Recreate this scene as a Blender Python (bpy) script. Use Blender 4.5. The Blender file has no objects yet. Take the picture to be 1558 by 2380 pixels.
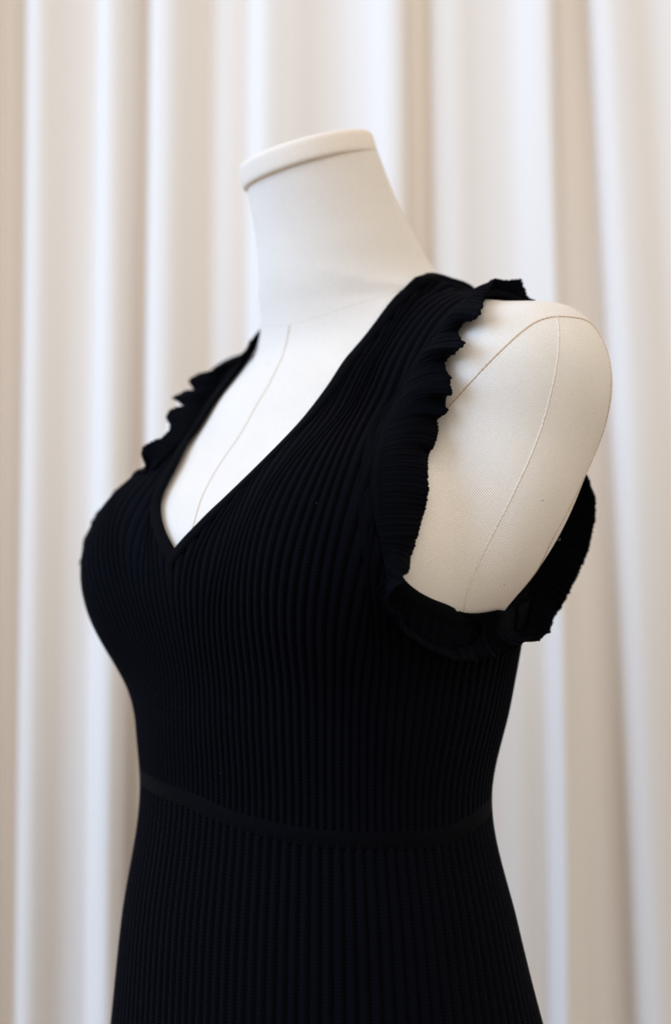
import bpy, math
import numpy as np

# ------------------------------------------------------------------ camera
# modelling units are centimetres; z = 0 at lens height, 1.2 m above the floor
D = 105.0; FPX = 3885.0; PITCH = math.radians(7.0); VW, VH = 1558.0, 2380.0
HEIGHT = 120.0
S = 0.01
scene = bpy.context.scene
cam_d = bpy.data.cameras.new("camera")
cam = bpy.data.objects.new("camera", cam_d)
scene.collection.objects.link(cam)
cam.location = (0, -D * S, HEIGHT * S)
cam.rotation_euler = (math.radians(90) + PITCH, 0, 0)
cam_d.sensor_fit = 'VERTICAL'
cam_d.sensor_height = 36.0
cam_d.lens = FPX / VH * 36.0
cam_d.clip_start = 0.05
cam_d.clip_end = 50
cam_d.dof.use_dof = True
cam_d.dof.focus_distance = 0.935
cam_d.dof.aperture_fstop = 3.4
scene.camera = cam

# ------------------------------------------------------------------ light
world = bpy.data.worlds.new("World")
scene.world = world
world.use_nodes = True
bg = world.node_tree.nodes["Background"]
bg.inputs[0].default_value = (1.0, 0.955, 0.895, 1)
bg.inputs[1].default_value = 0.66
scene.view_settings.view_transform = 'Standard'
scene.view_settings.look = 'None'
scene.view_settings.exposure = 0.05
scene.view_settings.gamma = 1.0

def area(name, loc, target, w, h, power, col):
    l = bpy.data.lights.new(name, 'AREA')
    l.shape = 'RECTANGLE'; l.size = w; l.size_y = h; l.energy = power; l.color = col
    o = bpy.data.objects.new(name, l)
    scene.collection.objects.link(o)
    o.location = loc
    import mathutils
    d = mathutils.Vector(target) - mathutils.Vector(loc)
    o.rotation_euler = d.to_track_quat('-Z', 'Y').to_euler()
    return o
# tall window to the left of the form, daylight
area("window_light", (-2.0, -0.80, 2.15), (0.0, 0.2, 1.45), 2.1, 1.9, 40, (0.52, 0.84, 1.36))
# added soft fill from above and in front, no visible source
area("overhead_fill", (0.3, -1.7, 3.0), (0.0, 0.1, 1.3), 2.0, 1.6, 15, (1.0, 0.965, 0.93))

# ------------------------------------------------------------------ body shape (signed distance, cm)
P = {'phi': 48.994, 'x0': -0.379, 'ta': [16.855, 14.134, 12.48, 11.086, 11.972, 12.645, 12.825, 12.42, 10.787, 7.789, 4.879], 'tb': [13.335, 11.09, 9.941, 8.939, 9.693, 9.911, 9.358, 8.468, 6.816, 4.906, 4.043], 'tc': [-0.843, 0.377, 1.144, 1.385, 0.877, 0.041, -0.719, -1.398, -2.175, -3.074, -3.523], 'bc': [8.246, 5.698, 5.99], 'br': [5.308, 5.636, 5.204], 'mid': [6.189, 4.973, 4.835], 'ac': [13.235, -2.427, 10.951], 'ar': [4.806, 4.186, 10.012], 'al': [0.149, -0.368], 'ao': [0.149, -0.045], 'na': [-2.675, 20.237], 'nb': [1.928, 32.202], 'nr': [5.274, 5.443, 4.681, 4.253], 'ya': [3.6, -4.611, 20.082], 'yb': [14.159, -3.056, 15.486], 'yr': [2.867, 4.745]}
TZ = [-34, -24, -16, -8.5, -3, 3, 8, 13, 17, 20, 22]
PHI = math.radians(P['phi']); X0 = P['x0']; Z0 = 3.9
CAM = np.array([0.0, -D, 0.0])
FV = np.array([-math.sin(PHI), -math.cos(PHI), 0]); LV = np.array([math.cos(PHI), -math.sin(PHI), 0])
ORG = np.array([X0, 0, Z0])
cp, sp = math.cos(PITCH), math.sin(PITCH)
CR = np.array([1.0, 0, 0]); CF = np.array([0, cp, sp]); CU = np.array([0, -sp, cp])

def w2b(p):
    p = np.asarray(p, float) - ORG
    return np.stack([p @ LV, p @ FV, p[..., 2]], -1)
def b2w(p):
    p = np.asarray(p, float)
    return p[..., 0:1] * LV + p[..., 1:2] * FV + p[..., 2:3] * np.array([0, 0, 1.0]) + ORG
def ray(v):
    v = np.asarray(v, float)
    d = CF + ((v[..., 0:1] - VW / 2) / FPX) * CR - ((v[..., 1:2] - VH / 2) / FPX) * CU
    return d / np.linalg.norm(d, axis=-1, keepdims=True)
def smin(a, b, k):
    h = np.clip(0.5 + 0.5 * (b - a) / k, 0, 1)
    return b * (1 - h) + a * h - k * h * (1 - h)
def ellipsoid(p, c, r, R=None):
    q = p - np.array(c)
    if R is not None: q = q @ R
    r = np.array(r)
    k0 = np.linalg.norm(q / r, axis=-1); k1 = np.linalg.norm(q / (r * r), axis=-1) + 1e-9
    return k0 * (k0 - 1) / k1
def roundcone(p, a, b, r1, r2):
    a = np.array(a, float); b = np.array(b, float); ba = b - a; pa = p - a
    t = np.clip((pa @ ba) / (ba @ ba), 0, 1)
    return np.linalg.norm(pa - t[..., None] * ba, axis=-1) - (r1 + (r2 - r1) * t)
def interp(zs, vs, z):
    zs = np.array(zs, float); vs = np.array(vs, float)
    m = np.gradient(vs, zs)
    z = np.clip(z, zs[0], zs[-1]); i = np.clip(np.searchsorted(zs, z) - 1, 0, len(zs) - 2)
    h = zs[i + 1] - zs[i]; t = (z - zs[i]) / h
    return (2*t**3-3*t**2+1)*vs[i] + (t**3-2*t**2+t)*h*m[i] + (-2*t**3+3*t**2)*vs[i+1] + (t**3-t**2)*h*m[i+1]
def rotm(axis_long, out):
    l = np.array(axis_long, float); l /= np.linalg.norm(l)
    o = np.array(out, float); o -= l * (o @ l); o /= np.linalg.norm(o)
    return np.stack([o, np.cross(o, l), l], 1)
ARM_R = rotm((P['al'][0], P['al'][1], 1), (1, P['ao'][0], P['ao'][1]))
NECKN = np.array([-0.063, 0.30, 1.0]); NECKN /= np.linalg.norm(NECKN)
NB = np.array([0, P['nb'][0], P['nb'][1]])
CAPH = 1.5
NCUT = NB - CAPH * NECKN
def sdf_torso(p):
    x, y, z = p[..., 0], p[..., 1], p[..., 2]
    ax = np.sqrt(x * x + 0.3); pm = np.stack([ax, y, z], -1)
    a = interp(TZ, P['ta'], z); b = interp(TZ, P['tb'], z); c = interp(TZ, P['tc'], z)
    e = 2.25
    rr = ((ax / a) ** e + (np.abs(y - c) / b) ** e) ** (1 / e)
    d = np.maximum((rr - 1) * np.minimum(a, b) * 0.8, z - 21)
    m = P['mid']
    bd = smin(ellipsoid(pm, P['bc'], P['br']), roundcone(pm, (0, m[0], m[1]), (P['bc'][0], m[0], m[1]), m[2], m[2]), 1.5)
    d = smin(d, bd, 4.5)
    d = smin(d, roundcone(pm, P['ya'], P['yb'], P['yr'][0], P['yr'][1]), 4.0)
    return d, pm
def sdf_neck(p):
    a = np.array([0, P['na'][0], P['na'][1]]); ba = NB - a; L = np.linalg.norm(ba); u = ba / L
    pa = p - a; t = pa @ u
    r = interp([0, L * 0.33, L * 0.66, L], P['nr'], t)
    q = np.linalg.norm(pa - t[..., None] * u, axis=-1) - r
    return np.maximum(q * 0.95, np.maximum(-t - 2, t - L - 3))
def sdf_body(p):
    d, pm = sdf_torso(p)
    d = smin(d, sdf_neck(p), 3.5)
    d = smin(d, ellipsoid(pm, P['ac'], P['ar'], ARM_R), 1.6)
    return np.maximum(d, (p - NCUT) @ NECKN - 0.7)
def sdf_dress(p):
    d, pm = sdf_torso(p)
    return smin(d, sdf_neck(p), 3.5)
def grad(p, sdf, h=0.05):
    g = np.stack([sdf(p + np.eye(3)[i] * h) - sdf(p - np.eye(3)[i] * h) for i in range(3)], -1)
    return g / (np.linalg.norm(g, axis=-1, keepdims=True) + 1e-12)
def onto(p, sdf, off, n=5, relax=0.9):
    p = np.array(p, float)
    for _ in range(n):
        g = np.stack([sdf(p + np.eye(3)[i] * 0.05) - sdf(p - np.eye(3)[i] * 0.05) for i in range(3)], -1) / 0.1
        gg = np.maximum((g * g).sum(-1, keepdims=True), 0.2)
        p = p - relax * (sdf(p) - off)[..., None] * g / gg
    return p
TS = np.linspace(72, 132, 240)
def cast(v, sdf, off=0.0):
    """first point of the surface seen along the sight line through v (nearest approach when it just misses)"""
    v = np.atleast_2d(np.asarray(v, float)); d = ray(v)
    s = sdf(w2b(CAM + TS[None, :, None] * d[:, None, :])) - off
    t = np.empty(len(v))
    for i in range(len(v)):
        neg = np.nonzero(s[i] < 0)[0]
        if len(neg) and neg[0] > 0:
            k = neg[0]; t[i] = TS[k - 1] + (TS[k] - TS[k - 1]) * s[i, k - 1] / (s[i, k - 1] - s[i, k])
        else:
            t[i] = TS[s[i].argmin()]
    p = w2b(CAM + t[:, None] * d)
    return onto(p, sdf, off, 4)
def at_depth(v, yw):
    d = ray(np.atleast_2d(np.asarray(v, float)))
    t = (np.asarray(yw) + D) / d[:, 1]
    return w2b(CAM + t[:, None] * d)
def depth(pb): return b2w(pb)[..., 1]
def picture_y(pb):
    d = b2w(pb) - CAM
    return VH / 2 - FPX * (d @ CU) / (d @ CF)

# ------------------------------------------------------------------ curve helpers
def arclen(p):
    return np.r_[0, np.cumsum(np.linalg.norm(np.diff(p, axis=0), axis=1))]
def spline(p, n, closed=False):
    """centripetal-ish cubic Hermite through points, resampled evenly"""
    p = np.asarray(p, float)
    if closed: p = np.vstack([p[-2:], p, p[:3]])
    s = arclen(p) + np.arange(len(p)) * 1e-6
    a, b = (s[2], s[-3]) if closed else (s[0], s[-1])
    t = np.linspace(a, b, n * 4)
    q = np.stack([interp(s, p[:, k], t) for k in range(p.shape[1])], -1)
    l = arclen(q); tt = np.linspace(0, l[-1], n, endpoint=not closed)
    return np.stack([np.interp(tt, l, q[:, k]) for k in range(q.shape[1])], -1)
def smooth1(a, sig, closed=False):
    n = int(sig * 3) + 1; k = np.exp(-0.5 * (np.arange(-n, n + 1) / sig) ** 2); k /= k.sum()
    out = np.empty_like(a, dtype=float)
    for j in range(a.shape[1]):
        c = a[:, j]
        if closed: c2 = np.r_[c[-n:], c, c[:n]]
        else: c2 = np.r_[2 * c[0] - c[n:0:-1], c, 2 * c[-1] - c[-2:-n - 2:-1]]
        out[:, j] = np.convolve(c2, k, 'valid')
    return out

# ------------------------------------------------------------------ mesh helpers
def mesh_obj(name, verts_b, faces, mat, parent=None, uv=None, world_cm=False, smooth=True):
    v = np.asarray(verts_b, float)
    v = (v if world_cm else b2w(v)) + np.array([0, 0, HEIGHT])
    v = v * S
    faces = np.asarray(faces, np.int32)
    me = bpy.data.meshes.new(name)
    n, k = faces.shape
    me.vertices.add(len(v)); me.vertices.foreach_set("co", v.astype(np.float32).ravel())
    me.loops.add(n * k); me.loops.foreach_set("vertex_index", faces.ravel())
    me.polygons.add(n)
    me.polygons.foreach_set("loop_start", np.arange(0, n * k, k, dtype=np.int32))
    me.polygons.foreach_set("loop_total", np.full(n, k, np.int32))
    me.update(calc_edges=True)
    if uv is not None:
        ul = me.uv_layers.new(name="UVMap")
        ul.data.foreach_set("uv", np.asarray(uv, np.float32)[faces.ravel()].ravel())
    if smooth: me.polygons.foreach_set("use_smooth", np.ones(n, bool))
    me.validate()
    if mat: me.materials.append(mat)
    o = bpy.data.objects.new(name, me)
    scene.collection.objects.link(o)
    if parent:
        o.parent = parent
        o.matrix_parent_inverse = parent.matrix_basis.inverted()
    return o
def grid_faces(nu, nv, closed_u=False, closed_v=False, flip=False):
    iu = np.arange(nu if closed_u else nu - 1); iv = np.arange(nv if closed_v else nv - 1)
    a, b = np.meshgrid(iu, iv, indexing='ij'); a = a.ravel(); b = b.ravel()
    a1 = (a + 1) % nu; b1 = (b + 1) % nv
    f = np.stack([a * nv + b, a1 * nv + b, a1 * nv + b1, a * nv + b1], -1)
    return f[:, ::-1] if flip else f
def empty(name, label, cat, loc_cm):
    o = bpy.data.objects.new(name, None); scene.collection.objects.link(o)
    o.empty_display_size = 0.05
    o.location = (np.asarray(loc_cm) + np.array([0, 0, HEIGHT])) * S
    o['label'] = label; o['category'] = cat
    bpy.context.view_layer.update()
    return o

# ------------------------------------------------------------------ materials
def nodes(name):
    m = bpy.data.materials.new(name); m.use_nodes = True
    nt = m.node_tree; return m, nt, nt.nodes["Principled BSDF"]
def N(nt, typ, **kw):
    n = nt.nodes.new(typ)
    for k, v in kw.items():
        if k.startswith('i_'): n.inputs[k[2:].replace('_', ' ')].default_value = v
        else: setattr(n, k, v)
    return n
def math_n(nt, op, a, b=None):
    n = nt.nodes.new('ShaderNodeMath'); n.operation = op
    for i, x in enumerate((a, b)):
        if x is None: continue
        if isinstance(x, (int, float)): n.inputs[i].default_value = x
        else: nt.links.new(x, n.inputs[i])
    return n.outputs[0]

def canvas_material(name, base, period_cm, contrast, bump):
    """plain woven cotton: two thread directions over and under, slubs and tiny flecks"""
    m, nt, b = nodes(name)
    L = nt.links
    g = N(nt, 'ShaderNodeNewGeometry')
    sep = N(nt, 'ShaderNodeSeparateXYZ'); L.new(g.outputs['Position'], sep.inputs[0])
    nz = N(nt, 'ShaderNodeTexNoise', i_Scale=22.0, i_Detail=2.0); L.new(g.outputs['Position'], nz.inputs['Vector'])
    wob = math_n(nt, 'MULTIPLY', math_n(nt, 'SUBTRACT', nz.outputs[0], 0.5), 0.01)
    k = 2 * math.pi / (period_cm * 0.01)
    u = math_n(nt, 'ADD', sep.outputs[0], wob)
    v = math_n(nt, 'ADD', sep.outputs[2], wob)
    su = math_n(nt, 'SINE', math_n(nt, 'MULTIPLY', u, k))
    sv = math_n(nt, 'SINE', math_n(nt, 'MULTIPLY', v, k))
    weave = math_n(nt, 'MULTIPLY', su, sv)
    fine = N(nt, 'ShaderNodeTexNoise', i_Scale=900.0, i_Detail=3.0); L.new(g.outputs['Position'], fine.inputs['Vector'])
    cloud = N(nt, 'ShaderNodeTexNoise', i_Scale=9.0, i_Detail=3.0); L.new(g.outputs['Position'], cloud.inputs['Vector'])
    val = math_n(nt, 'ADD', math_n(nt, 'MULTIPLY', weave, contrast),
                 math_n(nt, 'ADD', math_n(nt, 'MULTIPLY', math_n(nt, 'SUBTRACT', fine.outputs[0], 0.5), 0.16),
                        math_n(nt, 'MULTIPLY', math_n(nt, 'SUBTRACT', cloud.outputs[0], 0.5), 0.10)))
    fac = math_n(nt, 'ADD', val, 1.0)
    # scattered dark flecks
    vor = N(nt, 'ShaderNodeTexVoronoi', i_Scale=95.0); L.new(g.outputs['Position'], vor.inputs['Vector'])
    rnd = N(nt, 'ShaderNodeSeparateColor'); L.new(vor.outputs['Color'], rnd.inputs[0])
    fl = math_n(nt, 'MULTIPLY', math_n(nt, 'LESS_THAN', vor.outputs['Distance'], 0.055), math_n(nt, 'GREATER_THAN', rnd.outputs[0], 0.93))
    fac = math_n(nt, 'MULTIPLY', fac, math_n(nt, 'SUBTRACT', 1.0, math_n(nt, 'MULTIPLY', fl, 0.45)))
    mul = N(nt, 'ShaderNodeVectorMath', operation='SCALE'); mul.inputs[0].default_value = base
    L.new(fac, mul.inputs['Scale'])
    L.new(mul.outputs[0], b.inputs['Base Color'])
    b.inputs['Roughness'].default_value = 0.9
    b.inputs['Specular IOR Level'].default_value = 0.15
    bp = N(nt, 'ShaderNodeBump', i_Strength=bump, i_Distance=0.0004)
    L.new(weave, bp.inputs['Height']); L.new(bp.outputs[0], b.inputs['Normal'])
    return m
M_canvas = canvas_material("cotton_canvas", (0.90, 0.80, 0.69), 0.15, 0.11, 0.55)
M_jersey = canvas_material("cap_cotton", (0.90, 0.78, 0.65), 0.09, 0.05, 0.2)

def plain(name, col, rough=0.9, spec=0.2):
    m, nt, b = nodes(name)
    nz = N(nt, 'ShaderNodeTexNoise', i_Scale=700.0, i_Detail=2.0)
    g = N(nt, 'ShaderNodeNewGeometry'); nt.links.new(g.outputs['Position'], nz.inputs['Vector'])
    mul = N(nt, 'ShaderNodeVectorMath', operation='SCALE'); mul.inputs[0].default_value = col
    nt.links.new(math_n(nt, 'ADD', math_n(nt, 'MULTIPLY', nz.outputs[0], 0.5), 0.75), mul.inputs['Scale'])
    nt.links.new(mul.outputs[0], b.inputs['Base Color'])
    b.inputs['Roughness'].default_value = rough; b.inputs['Specular IOR Level'].default_value = spec
    return m
M_thread = plain("tan_thread", (0.62, 0.47, 0.33))
M_cover = plain("cover_cotton", (0.82, 0.74, 0.64))
M_pale_thread = plain("cream_thread", (0.80, 0.715, 0.61))

def knit_material(name, col, ucount, vcount, strength, spec=0.055, holes=False):
    """black knit; UV.x in wales, UV.y in courses"""
    m, nt, b = nodes(name); L = nt.links
    uv = N(nt, 'ShaderNodeUVMap'); sep = N(nt, 'ShaderNodeSeparateXYZ'); L.new(uv.outputs[0], sep.inputs[0])
    u, v = sep.outputs[0], sep.outputs[1]
    uu = math_n(nt, 'MULTIPLY', u, ucount)
    tri = math_n(nt, 'ABSOLUTE', math_n(nt, 'SUBTRACT', math_n(nt, 'FRACT', uu), 0.5))
    vv = math_n(nt, 'ADD', math_n(nt, 'MULTIPLY', v, vcount), math_n(nt, 'MULTIPLY', tri, 1.3))
    st = math_n(nt, 'SINE', math_n(nt, 'MULTIPLY', vv, 2 * math.pi))
    wl = math_n(nt, 'SINE', math_n(nt, 'MULTIPLY', uu, 2 * math.pi))
    h = math_n(nt, 'ADD', math_n(nt, 'MULTIPLY', st, 0.6), math_n(nt, 'MULTIPLY', wl, 0.5))
    g = N(nt, 'ShaderNodeNewGeometry')
    fz = N(nt, 'ShaderNodeTexNoise', i_Scale=1600.0, i_Detail=2.0); L.new(g.outputs['Position'], fz.inputs['Vector'])
    h = math_n(nt, 'ADD', h, math_n(nt, 'MULTIPLY', fz.outputs[0], 1.2))
    bp = N(nt, 'ShaderNodeBump', i_Strength=strength, i_Distance=0.0005)
    L.new(h, bp.inputs['Height']); L.new(bp.outputs[0], b.inputs['Normal'])
    lv = N(nt, 'ShaderNodeTexVoronoi', i_Scale=110.0); L.new(g.outputs['Position'], lv.inputs['Vector'])
    lr = N(nt, 'ShaderNodeSeparateColor'); L.new(lv.outputs['Color'], lr.inputs[0])
    lint = math_n(nt, 'MULTIPLY', math_n(nt, 'LESS_THAN', lv.outputs['Distance'], 0.045), math_n(nt, 'GREATER_THAN', lr.outputs[1], 0.965))
    sc = math_n(nt, 'ADD', math_n(nt, 'ADD', math_n(nt, 'MULTIPLY', h, 0.18), 0.85), math_n(nt, 'MULTIPLY', lint, 45.0))
    mul = N(nt, 'ShaderNodeVectorMath', operation='SCALE'); mul.inputs[0].default_value = col
    L.new(sc, mul.inputs['Scale']); L.new(mul.outputs[0], b.inputs['Base Color'])
    b.inputs['Roughness'].default_value = 0.85
    b.inputs['Specular IOR Level'].default_value = spec
    if holes:
        vor = N(nt, 'ShaderNodeTexVoronoi', i_Scale=1.0)
        sc2 = N(nt, 'ShaderNodeVectorMath', operation='MULTIPLY'); sc2.inputs[1].default_value = (5.0, 5.0, 1)
        L.new(uv.outputs[0], sc2.inputs[0]); L.new(sc2.outputs[0], vor.inputs['Vector'])
        rc = N(nt, 'ShaderNodeSeparateColor'); L.new(vor.outputs['Color'], rc.inputs[0])
        hole = math_n(nt, 'MULTIPLY', math_n(nt, 'LESS_THAN', vor.outputs['Distance'], 0.16),
                      math_n(nt, 'GREATER_THAN', rc.outputs[0], 0.90))
        hole = math_n(nt, 'MULTIPLY', hole, math_n(nt, 'GREATER_THAN', v, 1.3))
        L.new(math_n(nt, 'SUBTRACT', 1.0, hole), b.inputs['Alpha'])
    return m
BLACK = (0.0009, 0.0011, 0.0027)
M_rib = knit_material("black_rib_knit", (0.0013, 0.0015, 0.0037), 2.0, 5.0, 0.6)
M_band = knit_material("black_fine_knit", (0.0007, 0.0008, 0.0019), 9.0, 9.0, 0.35)
M_ruffle = knit_material("black_open_knit", (0.0009, 0.0011, 0.0027), 5.0, 6.0, 0.6, holes=True)

def curtain_material():
    m, nt, b = nodes("cream_curtain_cloth"); L = nt.links
    g = N(nt, 'ShaderNodeNewGeometry')
    nz = N(nt, 'ShaderNodeTexNoise', i_Scale=350.0, i_Detail=3.0); L.new(g.outputs['Position'], nz.inputs['Vector'])
    mul = N(nt, 'ShaderNodeVectorMath', operation='SCALE'); mul.inputs[0].default_value = (0.89, 0.815, 0.735)
    L.new(math_n(nt, 'ADD', math_n(nt, 'MULTIPLY', nz.outputs[0], 0.08), 0.96), mul.inputs['Scale'])
    L.new(mul.outputs[0], b.inputs['Base Color'])
    b.inputs['Roughness'].default_value = 1.0; b.inputs['Specular IOR Level'].default_value = 0.0
    return m
M_curtain = curtain_material()

# ------------------------------------------------------------------ floor (below the picture; it shades the lower folds)
fl = mesh_obj("floor", [(-300, -300, -HEIGHT), (300, -300, -HEIGHT), (300, 110, -HEIGHT), (-300, 110, -HEIGHT)], [(0, 1, 2, 3)], plain("oak_floor", (0.20, 0.135, 0.085), 0.6, 0.4), world_cm=True, smooth=False)
fl['kind'] = "structure"

# ------------------------------------------------------------------ curtain
CY = 42.0
#        x at top of picture, x at bottom, depth toward camera at top (cm) and, where it changes on the way down, at the bottom
FOLDS = [(-420,-460,0.0),(-330,-370,3.0),(-240,-280,1.0),(-200,-240,3.2),(-130,-160,1.2),(-75,-97,1.8),(-46,-68,5.0),(-24,-46,4.2),(-4,-26,0.9),(14,-8,-0.6),(46,26,-0.8),(60,41,0.0),
 (69,50,2.6),(82,62,3.3),(102,84,3.5),(132,112,2.9),(180,150,1.7,1.5),(226,205,0.9,1.6),
 (234,218,2.6,2.2),(255,242,3.5,3.2),(288,266,3.3,3.6),(318,288,1.9,2.2),(331,302,0.2,-0.6),(338,312,0.1,-1.2),(346,330,1.5,1.2),(362,350,2.9),(400,388,3.2),(430,420,2.5),(460,452,1.1),(490,484,-0.4),(506,500,0.5),(545,545,0.8),(578,580,0.2),(586,590,2.2),(606,612,3.2),
 (680,690,2.8),(755,770,1.6),(800,815,1.4),(860,880,2.1),(912,935,3.4),(934,956,3.3),(948,970,1.3),(960,984,-0.9),(985,1010,-1.0),(1008,1036,0.9),(1050,1080,1.7),(1120,1150,1.2),(1190,1215,1.3,1.2),(1232,1258,2.6,0.4),(1255,1274,3.1,0.4),(1274,1284,3.1,2.6),(1283,1304,2.2,3.1),
 (1292,1335,0.6,1.9),(1310,1366,-0.9,1.1),(1332,1400,-1.0,0.7),(1354,1446,-1.3,-1.1),(1370,1482,1.8),(1398,1512,2.7),(1440,1565,2.6),(1500,1630,1.9),(1570,1690,2.3),(1640,1760,3.0),(1670,1790,0.4),(1740,1860,0.6),(1760,1880,2.8),(1900,2020,1.0)]
fr_ = np.random.default_rng(21)
for sgn, x0_ in ((-1, -470.0), (1, 1960.0)):          # the curtain goes on past both sides of the picture
    x_ = x0_
    while abs(x_ - 779) < 3300:
        wd = fr_.uniform(0.7, 1.3)
        for dx_, dz_ in ((0, fr_.uniform(-0.5, 0.6)), (55, 0.2), (75, fr_.uniform(2.4, 3.4)), (130, 3.2), (210, fr_.uniform(1.0, 2.0))):
            xx_ = x_ + sgn * dx_ * wd
            FOLDS.append((xx_, xx_ * 1.07 - 20, dz_))
        x_ += sgn * 285 * wd
FOLDS.sort(key=lambda f: f[0])
F = np.array([(tuple(f) + (f[2],))[:4] for f in FOLDS], float)
nu = 3200
tt = np.linspace(0, 1, nu)
knots = np.linspace(0, 1, len(F))
kd = np.cumsum(np.r_[0, np.hypot(np.diff(F[:, 0]), np.diff(F[:, 2]) * 28)]); kd /= kd[-1]
prof = np.stack([interp(kd, F[:, k], tt) for k in range(4)], -1)
prof = smooth1(prof, 4.0)
nv = 40
vs = np.linspace(-0.6, 2.05, nv)
top = at_depth(np.stack([prof[:, 0], np.zeros(nu)], -1), np.full(nu, CY)); top = b2w(top)
bot = at_depth(np.stack([prof[:, 1], np.full(nu, VH)], -1), np.full(nu, CY)); bot = b2w(bot)
V = np.empty((nu, nv, 3))
rng = np.random.default_rng(3)
ph = rng.uniform(0, 6.28, 6)
for j, s in enumerate(vs):
    p = top * (1 - s) + bot * s
    sway = 0.25 * np.sin(2.3 * s * 3 + p[:, 0] * 0.11 + ph[0]) + 0.15 * np.sin(5.1 * s + p[:, 0] * 0.23 + ph[1])
    e_ = float(np.clip(s, 0, 1)); e_ = e_ * e_ * (3 - 2 * e_)
    p[:, 1] = CY - (prof[:, 2] * (1 - e_) + prof[:, 3] * e_) * (0.95 + 0.12 * np.sin(1.7 * s + p[:, 0] * 0.05 + ph[2])) * 1.05 - sway * 0.5
    p[:, 0] += 0.18 * np.sin(3.0 * s + p[:, 0] * 0.09 + ph[3])
    V[:, j] = p
cur = mesh_obj("curtain", V.reshape(-1, 3), grid_faces(nu, nv, flip=True), M_curtain, world_cm=True)
cur['label'] = "cream floor length curtain hanging in soft vertical folds behind the dress form"
cur['category'] = "curtain"

# ------------------------------------------------------------------ dress form
base_w = b2w(np.array([0, 0, -28.0]))
form = empty("dress_form", "cream canvas dress form with a flat capped neck wearing the black dress", "dress form", base_w)

def surface_nets(f, lo, hi, h):
    xs = [np.arange(lo[i], hi[i] + h, h) for i in range(3)]
    G = np.stack(np.meshgrid(*xs, indexing='ij'), -1)
    v = f(G); nx, ny, nz = v.shape
    c = np.zeros((nx - 1, ny - 1, nz - 1, 3)); cnt = np.zeros((nx - 1, ny - 1, nz - 1))
    offs = [(i, j, k) for i in (0, 1) for j in (0, 1) for k in (0, 1)]
    sub = {o: v[o[0]:nx - 1 + o[0], o[1]:ny - 1 + o[1], o[2]:nz - 1 + o[2]] for o in offs}
    for a in offs:
        for ax in range(3):
            if a[ax] == 0:
                bq = list(a); bq[ax] = 1; bq = tuple(bq)
                va, vb = sub[a], sub[bq]; m = (va < 0) != (vb < 0)
                t = np.where(m, va / np.where(m, va - vb, 1), 0)
                for k in range(3):
                    c[..., k] += np.where(m, a[k] + (t if k == ax else 0), 0)
                cnt += m
    act = cnt > 0
    idx = -np.ones(act.shape, int); idx[act] = np.arange(act.sum())
    ijk = np.argwhere(act)
    verts = np.array(lo) + h * (ijk + c[act] / cnt[act][:, None])
    faces = []
    for ax in range(3):
        o1, o2 = [a for a in range(3) if a != ax]
        sl0 = [slice(None)] * 3; sl1 = [slice(None)] * 3
        sl0[ax] = slice(0, -1); sl1[ax] = slice(1, None)
        va, vb = v[tuple(sl0)], v[tuple(sl1)]
        m = (va < 0) != (vb < 0)
        e = np.argwhere(m); e = e[(e[:, o1] > 0) & (e[:, o2] > 0) & (e[:, o1] < v.shape[o1] - 1) & (e[:, o2] < v.shape[o2] - 1)]
        sgn = va[tuple(e.T)] < 0
        def cell(d1, d2):
            q = e.copy(); q[:, o1] += d1; q[:, o2] += d2
            return idx[tuple(q.T)]
        q = np.stack([cell(-1, -1), cell(0, -1), cell(0, 0), cell(-1, 0)], -1)
        fl = sgn if ax != 1 else ~sgn
        q[~fl] = q[~fl][:, ::-1]
        faces.append(q)
    return verts, np.vstack(faces)
bv, bf = surface_nets(sdf_body, (-21, -17, -29), (21, 15, 33), 0.42)
up = (bv - NCUT) @ NECKN
side = up < 0.3
bv[side] = onto(bv[side], sdf_body, 0.0, 2)
SEAM_A = [(1020, 968), (1045, 942), (1100, 880), (1170, 810), (1240, 750), (1270, 738), (1290, 735), (1325, 739), (1358, 743), (1382, 757), (1402, 782), (1413, 812), (1417, 850), (1417, 900), (1412, 950), (1398, 1010), (1376, 1070), (1357, 1107), (1337, 1148), (1314, 1197), (1290, 1238), (1275, 1264), (1259, 1301), (1243, 1334), (1224, 1368), (1205, 1395)]
sa = cast(SEAM_A, sdf_body, 0.0); sc_ = sa.mean(0)
sn = np.linalg.svd(sa - sc_)[2][2]; sn = sn * np.sign(sn[0])
fc = bv[bf].mean(1)
mir = np.stack([np.abs(fc[:, 0]), fc[:, 1], fc[:, 2]], -1)
is_arm = ((mir - sc_) @ sn > 0) & (mir[:, 0] > 10) & (mir[:, 2] > 0)
is_neck = (fc[:, 2] - 20.55 - (3.3 - fc[:, 1]) * 0.42 > 0) & (np.abs(fc[:, 0]) < 6.9) & ~is_arm
bn = grad(bv, sdf_body, 0.12)
nw_ = bn[:, 0:1] * LV + bn[:, 1:2] * FV + bn[:, 2:3] * np.array([0, 0, 1.0])
def body_part(name, mask):
    ids = np.unique(bf[mask]); remap = -np.ones(len(bv), int); remap[ids] = np.arange(len(ids))
    o = mesh_obj(name, bv[ids], remap[bf[mask]][:, ::-1], M_canvas, form)
    if len(o.data.vertices) == len(ids):
        o.data.normals_split_custom_set_from_vertices(nw_[ids].tolist())
    return o
body_part("torso", ~is_arm & ~is_neck)
body_part("neck", is_neck)
body_part("arm_cap", is_arm & (fc[:, 0] > 0))
body_part("arm_cap", is_arm & (fc[:, 0] < 0))


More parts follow.
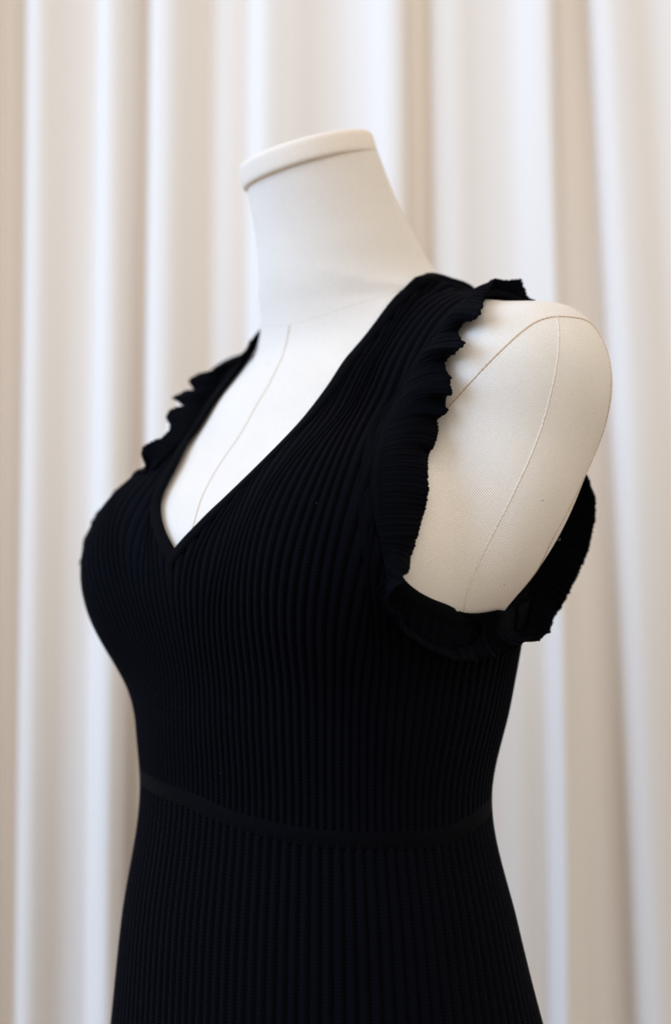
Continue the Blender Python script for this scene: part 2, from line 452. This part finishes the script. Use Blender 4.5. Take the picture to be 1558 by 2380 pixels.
# neck cap: a fabric covered disc with rounded rims
e1 = np.array([1.0, 0, 0]); e1 -= NECKN * (e1 @ NECKN); e1 /= np.linalg.norm(e1); e2 = np.cross(NECKN, e1)
R0 = 4.47
capprof = [(0.0, 0.12), (R0 - 0.5, 0.12), (R0 - 0.2, 0.11), (R0 - 0.12, 0.06), (R0 - 0.06, 0.07), (R0 - 0.015, 0.14), (R0 + 0.01, 0.4), (R0 + 0.0, 0.9), (R0 - 0.03, 1.28), (R0 - 0.07, 1.44), (R0 - 0.17, 1.54), (R0 - 0.4, 1.59), (0.0, 1.62)]
capprof = spline(np.array(capprof), 60)
nc = 120
th = np.linspace(0, 2 * np.pi, nc, endpoint=False)
CC = NCUT + np.array([-0.07, 0.10, -0.03])
cv = CC + capprof[None, :, 0:1] * (np.cos(th)[:, None, None] * e1 + np.sin(th)[:, None, None] * e2) + capprof[None, :, 1:2] * NECKN
mesh_obj("neck_cap", cv.reshape(-1, 3), grid_faces(nc, 60, closed_u=True), M_jersey, form)

def frames(p, sdf, closed):
    n = grad(p, sdf)
    t = np.roll(p, -1, 0) - np.roll(p, 1, 0)
    if not closed: t[0] = p[1] - p[0]; t[-1] = p[-1] - p[-2]
    t /= np.linalg.norm(t, axis=1, keepdims=True) + 1e-12
    b = np.cross(n, t); b /= np.linalg.norm(b, axis=1, keepdims=True) + 1e-12
    return t, n, b
def seam(v, name, mat, r, sdf=sdf_body, n=240, pts3=None, wobble=0.02, twist=True):
    p = cast(v, sdf, 0.0) if pts3 is None else pts3
    p = onto(smooth1(spline(p, n), 5), sdf, 0.0, 3)
    t, nn, b = frames(p, sdf, False)
    k = 8
    a = np.linspace(0, 2 * np.pi, k, endpoint=False)
    s = arclen(p)
    rr = r * (1 + 0.28 * np.sin(s * 2 * np.pi / 0.30)) if twist else np.full(n, r)
    w = smooth1(rng.normal(0, 1, (n, 1)), 3)[:, 0] * wobble
    q = (p + b * w[:, None])[:, None, :] + rr[:, None, None] * (np.cos(a)[None, :, None] * b[:, None, :] * 1.25 + np.sin(a)[None, :, None] * nn[:, None, :] * 0.75)
    return mesh_obj(name, q.reshape(-1, 3), grid_faces(n, k, closed_v=True), mat, form)
seam(SEAM_A, "armhole_seam", M_thread, 0.05)
seam([(1292, 733), (1297, 800), (1286, 880), (1255, 1000), (1200, 1130), (1140, 1250), (1100, 1330), (1078, 1410), (1074, 1440)], "arm_seam", M_pale_thread, 0.048)
seam([(672, 757), (668, 785), (655, 830), (620, 902), (570, 990), (510, 1080), (472, 1150), (447, 1230), (435, 1270)], "front_seam", M_thread, 0.04)
seam([(606, 752), (622, 757), (650, 757), (700, 747), (760, 728), (860, 696), (960, 662), (985, 650)], "neck_seam", M_cover, 0.022, twist=False)
seam([(985, 640), (1010, 655), (1035, 668)], "shoulder_seam", M_cover, 0.04, twist=False, n=60)

# ------------------------------------------------------------------ dress: boundary curves
dress = empty("dress", "black rib knit V neck dress with ruffled armholes worn by the canvas dress form", "dress", b2w(np.array([0, 0, -27.0])))
NEAR = [(396, 1318), (425, 1284), (455, 1252), (500, 1203), (550, 1150), (600, 1100), (650, 1050), (700, 1000), (750, 945), (800, 880), (840, 820), (880, 775), (920, 725), (960, 683), (1000, 658), (1030, 649)]
FAR = [(396, 1318), (378, 1282), (362, 1248), (352, 1212), (349, 1180), (358, 1150), (390, 1090), (430, 1020), (480, 950), (530, 880), (567, 830)]
OFF = 0.30
nearN = cast(NEAR, sdf_dress, OFF)
nearN[0, 0] = 0.0
farN = cast(FAR, sdf_dress, OFF); farN[0] = nearN[0]
RIDGE_N = onto(np.array([7.4, -2.6, 23.0]), sdf_dress, OFF)      # neck end of the shoulder line
nearN = np.vstack([nearN[nearN[:, 1] > -1.6], RIDGE_N])
RIDGE_F = RIDGE_N * np.array([-1, 1, 1])
farN = np.vstack([farN, onto(np.array([[-7.0, 0.5, 20.8], [-7.2, -1.0, 22.1]]), sdf_dress, OFF), RIDGE_F])
nearN = onto(smooth1(spline(nearN, 120), 3), sdf_dress, OFF); farN = onto(smooth1(spline(farN, 120), 3), sdf_dress, OFF)
BIND = [(1050, 730), (1000, 790), (960, 850), (925, 920), (890, 1000), (868, 1080), (862, 1130), (868, 1190), (885, 1260), (905, 1330)]
bindF = cast(BIND, sdf_dress, OFF)
RIDGE_A = onto(np.array([11.0, -3.0, 21.0]), sdf_dress, OFF)      # sleeve end of the shoulder line
bindB = cast([(935, 1375), (985, 1410), (1040, 1432), (1090, 1440)], sdf_dress, OFF)
bindF = np.vstack([RIDGE_A, bindF, bindB])
bindF = onto(smooth1(spline(bindF, 160), 3), sdf_dress, OFF)
def ys_of(x):    # the line front and back meet on, over the shoulder and down the side
    return np.interp(np.abs(x), [RIDGE_N[0], RIDGE_A[0], bindF[-1, 0] + 0.01], [RIDGE_N[1], RIDGE_A[1], RIDGE_A[1]])

def zbelt(th):
    T = [-180,-120,-60,-42,-15,4,16,32,45,56,71,85,95,108,118,140,180]
    Z = [-7.4,-6.9,-6.7,-6.95,-7.7,-8.3,-8.85,-9.5,-9.92,-10.08,-10.13,-10.02,-9.5,-8.8,-8.25,-7.7,-7.4]
    return interp(T, Z, th)
YC = 0.6
def radial(th_deg, z, off, sdf=sdf_dress):
    """point on the garment at angle th (0 front, +90 form's left) and height z"""
    th = np.radians(th_deg); d = np.stack([np.sin(th), np.cos(th), np.zeros_like(th)], -1)
    o = np.stack([np.zeros_like(th), np.full_like(th, YC), z], -1)
    lo = np.full(th.shape, 3.0); hi = np.full(th.shape, 24.0)
    for _ in range(22):
        mid = (lo + hi) / 2
        s = sdf(o + mid[..., None] * d) - off
        lo = np.where(s < 0, mid, lo); hi = np.where(s < 0, hi, mid)
    return o + ((lo + hi) / 2)[..., None] * d
def theta(p): return np.degrees(np.arctan2(p[..., 0], p[..., 1] - YC))

# ------------------------------------------------------------------ bodice ribs (guide lines from hem of bodice up)
G = [  # (top kind, image points from top to bottom)
 ('N', [(396, 1340), (394, 1371), (396, 1433), (405, 1531), (425, 1731), (440, 1843)]),
 ('N', [(470, 1230), (456, 1268), (439, 1310), (432, 1350), (431, 1400), (436, 1450)]),
 ('N', [(640, 1060), (600, 1098), (560, 1142), (520, 1203), (496, 1280), (485, 1340), (481, 1400), (482, 1450)]),
 ('N', [(806, 872), (779, 918), (735, 1000), (692, 1072), (660, 1115), (622, 1167), (592, 1216), (574, 1262), (562, 1300), (552, 1347), (546, 1400), (545, 1450)]),
 ('N', [(1010, 668), (960, 705), (903, 776), (868, 845), (833, 918), (798, 995), (764, 1072), (730, 1140), (700, 1210), (676, 1284), (664, 1335), (656, 1385), (652, 1440), (654, 1500)]),
 ('S', [(1040, 685), (990, 722), (938, 776), (897, 845), (862, 918), (830, 995), (800, 1072), (780, 1140), (762, 1210), (745, 1284), (733, 1345), (726, 1408), (722, 1470)]),
 ('A', [(1065, 694), (1020, 730), (970, 782), (932, 848), (898, 918), (862, 995), (834, 1072), (820, 1140), (810, 1205), (802, 1284), (797, 1340), (791, 1408), (785, 1477)]),
 ('A', [(852, 1110), (833, 1143), (832, 1194), (836, 1232), (841, 1275), (842, 1323), (841, 1371), (839, 1433), (833, 1499), (827, 1563), (817, 1643), (810, 1723), (807, 1931)]),
 ('A', [(880, 1300), (885, 1340), (888, 1400), (885, 1460), (878, 1530), (868, 1610), (860, 1700), (855, 1800), (853, 1932)]),
 ('A', [(955, 1395), (955, 1450), (945, 1530), (930, 1620), (918, 1720), (910, 1820), (905, 1931)]),
 ('A', [(1085, 1445), (1070, 1500), (1050, 1590), (1032, 1690), (1018, 1800), (1010, 1925)]),
]
NVROW = 230
def nearest_frac(curve, p):
    s = arclen(curve); return s[np.linalg.norm(curve - p, axis=1).argmin()] / s[-1]
cast_g = []
for k, (kind, pts) in enumerate(G):
    p = cast(pts, sdf_dress, OFF)
    if k == 0: p[:, 0] = 0.0; p = onto(p * np.array([0, 1, 1]), sdf_dress, OFF)
    cast_g.append(p)
# rib numbers at the guides, as counted on the bodice; even along the waist
TH_SIDE = float(theta(cast([(1010, 1925)], sdf_dress, OFF))[0])
ths = np.linspace(0, TH_SIDE, 400)
wl = arclen(radial(ths, zbelt(ths), OFF))
NR = 35
ug = np.array([0, 3, 7, 12, 17, 19.7, 22.1, 24.1, 26.6, 29.3, 35.0])
t_ = np.linspace(0, 110, 500); l_ = arclen(radial(t_, np.full(500, 3.0), OFF))
al = []
for p in cast_g[:8]:
    o = np.argsort(p[:, 2]); al.append(np.interp(np.interp(3.0, p[o, 2], theta(p)[o]), t_, l_))
al = np.array(al); al[0] = 0
ug[:8] = 0.5 * ug[:8] + 0.5 * al / al[-1] * ug[7]
TH_B = np.interp(ug / NR * wl[-1], wl, ths)
guides = []; fr = []
for k, (kind, pts) in enumerate(G):
    p = cast_g[k]
    if kind == 'N':
        if k == 0: f, tp = 0.0, nearN[0]
        elif k == 4: f, tp = 1.0, RIDGE_N
        else:
            f = nearest_frac(nearN, p[0]); tp = nearN[int(round(f * (len(nearN) - 1)))]
    elif kind == 'S':
        f = 0.53; tp = onto(RIDGE_N * (1 - f) + RIDGE_A * f, sdf_dress, OFF)
    else:
        if k == 6: f, tp = 0.0, RIDGE_A
        elif k == len(G) - 1: f, tp = 1.0, bindF[-1]
        else:
            f = nearest_frac(bindF, p[0]); tp = bindF[int(round(f * (len(bindF) - 1)))]
    p = np.vstack([tp, p]) if np.linalg.norm(p[0] - tp) > 0.25 else np.vstack([tp, p[1:]])
    p = p[(p[:, 2] > (1.2 if k < 7 else -1.5))]
    zb = zbelt(np.array([TH_B[k]]))[0]
    t0 = theta(p[-1]); z0 = p[-1, 2]
    ext = []
    for g_ in (0.35, 0.55, 0.75, 1.0):
        e_ = g_ * g_ * (3 - 2 * g_) * 0.35 + g_ * 0.65
        ext.append(radial(np.array([t0 + (TH_B[k] - t0) * e_]), np.array([z0 + (zb - 0.45 - z0) * g_]), OFF)[0])
    p = np.vstack([p, ext])
    p = spline(p, 160); p = smooth1(p, 6.0); p = onto(p, sdf_dress, OFF, 3)
    if k == 0: p[:, 0] = 0; p = onto(p, sdf_dress, OFF, 2)
    p[0] = tp
    guides.append(spline(p, NVROW)[::-1])
    fr.append(f)
guides = np.array(guides)
print("ribs", NR, np.round(ug, 1), np.round(fr, 2))
SUB = 8
us = np.linspace(0, NR, NR * SUB + 1)
def frac_of(u, lo, hi):
    q = np.linspace(ug[lo], ug[hi], 200)
    f = np.interp(q, ug[lo:hi + 1], fr[lo:hi + 1])
    f = smooth1(f[:, None], 22)[:, 0]
    f = (f - f[0]) / (f[-1] - f[0]) * (fr[hi] - fr[lo]) + fr[lo]
    return np.interp(u, q, f)
def top_boundary(u):
    out = np.empty((len(u), 3))
    cN, cA = nearN, bindF
    for i, x in enumerate(u):
        if x <= ug[4]:
            f = frac_of(x, 0, 4); c = cN
        elif x <= ug[6]:
            f = (x - ug[4]) / (ug[6] - ug[4]); out[i] = RIDGE_N * (1 - f) + RIDGE_A * f; continue
        else:
            f = frac_of(x, 6, 10); c = cA
        f = np.clip(f, 0, 1) * (len(c) - 1); k = min(int(f), len(c) - 2)
        out[i] = c[k] + (c[k + 1] - c[k]) * (f - k)
    return onto(out, sdf_dress, OFF)
TOPB = top_boundary(us)
def sheet(mirror=1, back=False, far_curve=None):
    A = np.empty((len(us), NVROW, 3))
    for k in range(3):
        for j in range(NVROW):
            A[:, j, k] = interp(ug, guides[:, j, k], us)
    for j in range(NVROW):
        A[:, j] = smooth1(A[:, j], 2.6 * SUB)
    w = np.clip((np.linspace(0, 1, NVROW) - 0.45) / 0.55, 0, 1); w = w * w * (3 - 2 * w)
    A += (TOPB - A[:, -1])[:, None, :] * w[None, :, None]
    if back:
        y = A[..., 1]; ys = ys_of(A[..., 0]); z = A[..., 2]
        yb = 2 * ys - y
        # below the arm reflect about the side line of the torso instead
        tside = theta(A[-1])                       # side column
        A2 = A.copy(); A2[..., 1] = yb
        lowf = np.clip((10.0 - z) / 8.0, 0, 1); lowf = lowf * lowf * (3 - 2 * lowf)
        th = theta(A); thb = 2 * tside[None, :] - th
        # stretch so that the front centre maps to the back centre
        thb = tside[None, :] + (180 - tside[None, :]) * (tside[None, :] - th) / np.maximum(tside[None, :], 1)
        zt = z - zbelt(th) + zbelt(thb)
        B = radial(thb, np.minimum(zt, 12), OFF)
        A = A2 * (1 - lowf[..., None]) + B * lowf[..., None]
        A[-1] = sheet_cache['near'][-1]
    if mirror < 0:
        A = A * np.array([-1, 1, 1])
        thm = theta(A); bot = 1 - np.linspace(0, 1, NVROW)
        dz = (zbelt(thm[:, 0]) - 0.45 - A[:, 0, 2])
        A[..., 2] += dz[:, None] * (bot ** 2)[None, :]
        if far_curve is not None:
            m = us <= ug[4]
            f = np.clip(frac_of(us[m], 0, 4), 0, 1) * (len(far_curve) - 1)
            k = np.minimum(f.astype(int), len(far_curve) - 2)
            tgt = far_curve[k] + (far_curve[k + 1] - far_curve[k]) * (f - k)[:, None]
            disp = np.zeros((len(us), 3)); disp[m] = tgt - A[m][:, -1]
            m2 = (us > ug[4]) & (us <= ug[6])
            disp[m2] = (RIDGE_F - RIDGE_N * np.array([-1, 1, 1]))[None] * (1 - (us[m2] - ug[4]) / (ug[6] - ug[4]))[:, None]
            A += disp[:, None, :] * (w ** 1.3)[None, :, None]
    return onto(A, sdf_dress, OFF, 4)
sheet_cache = {}
sheet_cache['near'] = sheet()
near = sheet_cache['near']
def rib_profile(u):
    f = np.abs((u % 1.0) - 0.5) * 2          # 0 on the crest, 1 in the furrow
    return np.sqrt(np.clip(1 - (f * 0.99) ** 2.0, 0, 1))
def ribbed(A, u, amp):
    n = grad(A, sdf_dress)
    h = (rib_profile(u) - 0.75) * amp
    return A + n * h[:, None, None]
parts_v, parts_f, parts_uv, off_i = [], [], [], 0
for nm, A, flip in (('nf', near, False), ('ff', sheet(-1, far_curve=farN), True), ('nb', sheet(back=True), True), ('fb', None, False)):
    if nm == 'fb': A = sheet(-1, back=True)
    Q = ribbed(A, us, 0.30)
    l = np.stack([arclen(A[i]) for i in range(0, len(us), 8)]); l = np.repeat(l, 8, 0)[:len(us)]
    uvq = np.stack([np.repeat(us[:, None], NVROW, 1), l], -1)
    parts_v.append(Q.reshape(-1, 3)); parts_uv.append(uvq.reshape(-1, 2))
    parts_f.append(grid_faces(len(us), NVROW, flip=flip) + off_i); off_i += len(us) * NVROW
mesh_obj("bodice", np.vstack(parts_v), np.vstack(parts_f), M_rib, dress, uv=np.vstack(parts_uv))

# ------------------------------------------------------------------ skirt
NRS = 116
ns = NRS * 8
# rib angles even along the waist line
tq = np.linspace(-180, 180, 1441)
sl = arclen(radial(tq, zbelt(tq), OFF)); thu = np.interp(np.linspace(0, sl[-1], ns + 1)[:-1], sl, tq)
nvs = 190
Z = np.linspace(0, 1, nvs)
zt = zbelt(thu)[:, None] - 0.55; zz = zt + (-62.0 - zt) * Z[None, :]
A = radial(np.repeat(thu[:, None], nvs, 1), zz, OFF)
n = grad(A, sdf_dress)
uu = np.arange(ns) / 8.0
A = A + n * ((rib_profile(uu) - 0.75) * 0.30)[:, None, None]
uvs = np.stack([np.repeat(uu[:, None], nvs, 1), -zz], -1)
mesh_obj("skirt", A.reshape(-1, 3), grid_faces(ns, nvs, closed_u=True, flip=True), M_rib, dress, uv=uvs.reshape(-1, 2))

# waistband: flat knitted band standing slightly proud
nb = 700
thw = np.linspace(-180, 180, nb, endpoint=False)
pw = [(-1.04, 0.16), (-1.02, 0.30), (-0.96, 0.365), (-0.5, 0.375), (-0.06, 0.365), (0.0, 0.30), (0.02, 0.16)]
W = np.stack([radial(thw, zbelt(thw) + dz, OFF) + grad(radial(thw, zbelt(thw) + dz, OFF), sdf_dress) * (o - OFF) for dz, o in pw], 1)
sw = np.r_[0, np.cumsum(np.linalg.norm(np.diff(W[:, 3], axis=0), axis=1))]
uvw = np.stack([np.repeat(sw[:, None], len(pw), 1), np.repeat(np.array([[d for d, o in pw]]), nb, 0)], -1)
mesh_obj("waistband", W.reshape(-1, 3), grid_faces(nb, len(pw), closed_u=True, flip=False), M_band, dress, uv=uvw.reshape(-1, 2))

def band(curve, name, prof, mat, closed=True, side=1, sm=2.0, sink=None):
    """knitted edging swept along a curve lying on the garment; prof = (across, height)"""
    p = curve
    t, nn, b = frames(p, sdf_dress, closed)
    b = smooth1(b, sm, closed); b /= np.linalg.norm(b, axis=1, keepdims=True)
    rows = []
    for a, h in prof:
        q = p + side * b * a
        q = onto(q, sdf_dress, OFF, 3)
        hh = h - OFF if sink is None else (h - OFF) - sink * np.clip((4.6 - p[:, 2:3]) / 1.0, 0, 1)
        q = q + grad(q, sdf_dress) * hh
        rows.append(q)
    W = np.stack(rows, 1)
    s = arclen(p)
    uvw = np.stack([np.repeat(s[:, None], len(prof), 1), np.repeat(np.array([[a for a, h in prof]]), len(p), 0)], -1)
    return mesh_obj(name, W.reshape(-1, 3), grid_faces(len(p), len(prof), closed_u=closed), mat, dress, uv=uvw.reshape(-1, 2))
def back_of(c):
    q = c.copy(); q[:, 1] = 2 * ys_of(c[:, 0]) - c[:, 1]
    low = q[:, 2] < 21
    return onto(q, sdf_dress, OFF)
# neckline: near front up, over the shoulder, down the back, up the far side and back to the point
neck_loop = np.vstack([nearN, back_of(nearN)[::-1][1:-1], (back_of(farN * np.array([-1, 1, 1])) * np.array([-1, 1, 1]))[:-1], farN[::-1][:-1]])
neck_loop = neck_loop[np.r_[True, np.linalg.norm(np.diff(neck_loop, axis=0), axis=1) > 0.02]]
neck_loop = spline(neck_loop, 900)
NPROF = [(0.02, 0.02), (-0.03, 0.2), (0.0, 0.36), (0.1, 0.46), (0.3, 0.5), (0.62, 0.48), (0.76, 0.42), (0.82, 0.28)]
band(neck_loop, "neckline_trim", NPROF, M_band, True, side=-1, sm=3.0)

# ------------------------------------------------------------------ armholes
bindBk = back_of(bindF)
loop_near = np.vstack([bindF, bindBk[::-1][1:-1]])
loop_near = onto(smooth1(spline(loop_near, 500, closed=True), 4, True), sdf_dress, OFF, 3)
BPROF = [(-0.10, 0.1), (-0.08, 0.36), (0.05, 0.54), (0.28, 0.63), (0.48, 0.58), (0.60, 0.44), (0.62, 0.25)]
band(loop_near, "armhole_binding", BPROF, M_band, True, side=-1, sink=0.55)
band(loop_near * np.array([-1, 1, 1]), "armhole_binding", BPROF, M_band, True, side=1, sink=0.55)

# ruffle: outer edge points in order down the front, with how far they stand off the arm
R_FRONT = [(1135,675,.8),(1126,700,.5),(1120,720,1.0),(1118,738,1.2),(1100,746,.8),(1080,752,.3),(1064,768,.25),(1066,782,.5),(1077,795,.9),(1079,811,1.15),(1066,823,.8),(1045,826,.3),
 (1037,842,.25),(1038,858,.4),(1045,878,.7),(1051,900,.9),(1049,918,.9),(1040,927,.4),(1036,940,.3),(1037,963,.6),(1028,972,.6),(1015,977,.25),(1015,1000,.4),(1012,1025,.6),(1005,1044,.6),(995,1049,.25),
 (990,1080,.4),(991,1115,.6),(994,1142,.7),(988,1170,.6),(984,1190,.4),(973,1210,.3),(969,1245,.5),(960,1272,.4),(951,1300,.6),(948,1325,1.0)]
B_FRONT = [(1098,676),(1075,700),(1040,742),(1000,792),(965,845),(932,905),(905,965),(882,1040),(868,1105),(866,1165),(874,1225),(888,1285)]
R_UNDER = [((906,1330),(928,1360),1.9),((926,1352),(906,1380),1.7),((940,1364),(910,1405),1.5),((955,1372),(938,1436),1.3),((970,1380),(945,1464),1.2),((990,1390),(970,1482),1.0),((1010,1402),(997,1505),.95),((1035,1412),(1025,1513),.85),
 ((1060,1420),(1046,1526),.9),((1085,1426),(1080,1533),.9),((1110,1427),(1112,1532),.8),((1135,1424),(1140,1528),.95),((1160,1418),(1172,1522),.9)]
R_BACK = [((1180, 1406), (1214, 1491)), ((1196, 1390), (1247, 1479)), ((1202, 1375), (1278, 1465)), ((1208, 1362), (1287, 1451)), ((1176, 1350), (1281, 1434)), ((1187, 1325), (1316, 1394)), ((1197, 1300), (1330, 1355)), ((1210, 1268), (1349, 1316)), ((1222, 1240), (1367, 1279)), ((1240, 1205), (1377, 1236)), ((1256, 1172), (1382, 1194)), ((1270, 1145), (1380, 1171)), ((1278, 1130), (1382, 1150)), ((1284, 1118), (1375, 1130)), ((1292, 1100), (1362, 1108))]
R_TOP = [((1236,700),1.6),((1222,676),1.1),((1208,651),.8),((1182,651),.4),((1158,648),0.0)]
MIR = np.array([-1, 1, 1])
def mono_base(bcurve, outer):
    """each outer point hangs from the nearest point of the base, kept in order"""
    s = arclen(bcurve)
    f = np.array([s[np.linalg.norm(bcurve - q, axis=1).argmin()] for q in outer])
    lin = arclen(outer); lin = lin / lin[-1] * (s[-1] - f[0]) + f[0]
    f = 0.5 * np.maximum.accumulate(f) + 0.5 * lin
    return np.stack([np.interp(f, s, bcurve[:, k]) for k in range(3)], -1)
bfc = spline(cast(B_FRONT, sdf_dress, 0.45), 200)
O1 = np.array([cast([(x, y)], sdf_body, o)[0] for x, y, o in R_FRONT]); B1 = mono_base(bfc, O1)
O2 = np.array([cast([ov], sdf_dress, 0.35 + o)[0] for bvv, ov, o in R_UNDER])
B2 = np.array([cast([bvv], sdf_body if bvv[0] > 920 else sdf_dress, 0.18 if bvv[0] > 920 else 0.45)[0] for bvv, ov, o in R_UNDER])
O3, B3 = [], []
by = picture_y(bindBk); od = np.argsort(by)
for i, (bvv, ov) in enumerate(R_BACK):
    tgt = np.array([np.interp(bvv[1] + 12, by[od], bindBk[od, k]) for k in range(3)])
    tgt = tgt + grad(tgt[None], sdf_dress)[0] * 0.12
    f = min(1.0, (i + 1) / 5.0); f = f * f * (3 - 2 * f)
    q = B2[-1] * (1 - f) + tgt * f
    if i < 4: q = onto(q, sdf_body, 0.15, 3)
    B3.append(q)
    O3.append(at_depth([ov], [depth(O2[-1]) * (1 - f) + (depth(q) - 0.9) * f])[0])
O3 = smooth1(np.array(O3), 0.6); B3 = np.array(B3)
O4, B4 = [], []
for f, e_ in ((0.47, 1.0), (0.38, 0.8), (0.28, 0.5), (0.18, 0.3), (0.09, 0.3)):
    q = bindBk[int(f * (len(bindBk) - 1))]; nrm = grad(q[None], sdf_dress)[0]
    B4.append(q + nrm * 0.15); O4.append(q + np.array([1.0, -0.3, 0.0]) * max(e_, 0.7) + nrm * e_)
qr = onto(RIDGE_A, sdf_dress, 0.45)
O5 = np.array([at_depth([v], [depth(qr) + d])[0] for v, d in R_TOP])
lb = np.vstack([bindBk[14:0:-3], qr[None], bfc[0:1]]); B5 = spline(lb, len(R_TOP) + 1)[:-1]
nsr, nw = 1500, 26
w = np.linspace(0, 1, nw)
def ruffle_surface(Bs, Os, seed, amp, nwave, sm, front=None):
    BO = spline(np.concatenate([Bs, Os], 1), nsr, closed=True)
    BO = np.concatenate([smooth1(BO[:, :3], 9, True), smooth1(BO[:, 3:], sm, True)], 1)
    Bc, Oc = BO[:, :3], BO[:, 3:]
    cross = Oc - Bc
    cl = np.linalg.norm(cross, axis=1, keepdims=True); cn = cross / cl
    tg = smooth1(np.roll(Bc, -6, 0) - np.roll(Bc, 6, 0), 6, True); tg /= np.linalg.norm(tg, axis=1, keepdims=True) + 1e-9
    rn = np.cross(tg, cn); rn /= np.linalg.norm(rn, axis=1, keepdims=True) + 1e-9
    dots = (rn * grad((Bc + Oc) / 2, sdf_body)).sum(1)
    rn = rn * (1 if dots.mean() > 0 else -1)
    sb = np.r_[0, np.cumsum(np.linalg.norm(np.diff(Bc * 0.6 + Oc * 0.4, axis=0), axis=1))]
    tn = np.arange(nsr) / nsr
    r = np.random.default_rng(seed)
    rate = 1 + 0.35 * np.sin(2 * np.pi * tn * 3 + r.uniform(0, 6)) + 0.25 * np.sin(2 * np.pi * tn * 7 + r.uniform(0, 6))
    phs = np.cumsum(rate); phs = phs / phs[-1] * 2 * np.pi * nwave
    am = amp * (1 + 0.8 * np.clip((5.0 - Bc[:, 2]) / 2.0, 0, 1)) * (1 + 0.45 * np.sin(2 * np.pi * tn * 5 + r.uniform(0, 6)))
    Osm = smooth1(Oc, 45, True)
    crn = smooth1(r.normal(0, 1, (nsr, 1)), 4, True)[:, 0] * 2.4
    under = np.clip((5.0 - Bc[:, 2:3]) / 2.0, 0, 1)
    W = np.empty((nsr, nw, 3))
    for j, x in enumerate(w):
        k = x ** 1.4
        p = Bc + (Osm + (Oc - Osm) * x ** 2.2 - Bc) * x + rn * ((0.16 + 0.22 * under) * cl * math.sin(math.pi * x * 0.92))
        p = p + rn * (am * k * np.sin(phs))[:, None] + tg * (am * 0.5 * k * np.sin(2 * phs))[:, None]
        p = p + cn * (0.3 * am * k * np.cos(phs + 0.6))[:, None]
        p = p + rn * ((0.042 * np.sin(2 * np.pi * sb / 0.31 + 1.1 * np.sin(phs) + crn) + 0.03 * np.sin(2 * np.pi * sb / 0.83 + 2.0 * x + crn)) * (0.35 + 0.65 * x))[:, None]
        W[:, j] = p
    W[:, -1] += cn * (0.025 * r.normal(0, 1, nsr))[:, None]
    rn0 = np.repeat(rn[:, None], nw, 1)
    for _ in range(3):
        m = sdf_body(W) < 0.12
        W[m] = onto(W[m], sdf_body, 0.14, 2)
        m = sdf_dress(W) < 0.3
        W[m] = onto(W[m], sdf_dress, 0.42, 2)
        m = (sdf_dress(W) < 0.5) & (W[..., 2] < 4.2) & (w[None] > 0.12)
        W[m] += rn0[m] * 0.25
    uv = np.stack([np.repeat(sb[:, None], nw, 1), np.repeat((w * 2.8)[None], nsr, 0)], -1).reshape(-1, 2)
    o = mesh_obj("ruffle", W.reshape(-1, 3), grid_faces(nsr, nw, closed_u=True), M_ruffle, dress, uv=uv)
    md = o.modifiers.new("thickness", 'SOLIDIFY'); md.thickness = 0.0011; md.offset = 0
    return o
ruffle_surface(np.vstack([B1, B2, B3, np.array(B4), B5]), np.vstack([O1, O2, O3, np.array(O4), O5]), 5, 0.10, 34, 1.5)
# far armhole: the lobes that show beyond the strap, the rest lies close to the body out of sight
F_VIS = [((580,806),(566,822)),((566,820),(545,840)),((548,836),(516,849)),((535,850),(505,866)),((520,866),(452,876)),((508,884),(441,888)),((500,896),(447,904)),((492,908),(468,908)),((484,920),(418,916)),((476,932),(402,926)),((470,942),(410,936)),((464,954),(430,944)),((456,968),(398,957)),((450,980),(386,968)),((440,996),(396,990)),((430,1010),(394,1003)),((420,1024),(376,1022)),((405,1042),(345,1033)),((390,1056),(331,1043)),((376,1070),(330,1060)),((362,1084),(337,1078))]
Bf = np.array([cast([b_], sdf_dress, 0.45)[0] for b_, o_ in F_VIS])
Of = np.array([at_depth([o_], [depth(q) + 0.4])[0] for (b_, o_), q in zip(F_VIS, Bf)])
rest = bindF[int(len(bindF) * 0.50)::9] * MIR
bk = bindBk[::-9][:-1] * MIR
hid = np.vstack([rest, bk]); hn = grad(hid, sdf_dress)
Bh = hid + hn * 0.12; Oh = hid + hn * 0.55 + np.array([-0.9, 0, -0.2])
ruffle_surface(np.vstack([Bf, Bh]), np.vstack([Of, Oh]), 11, 0.06, 40, 1.5)
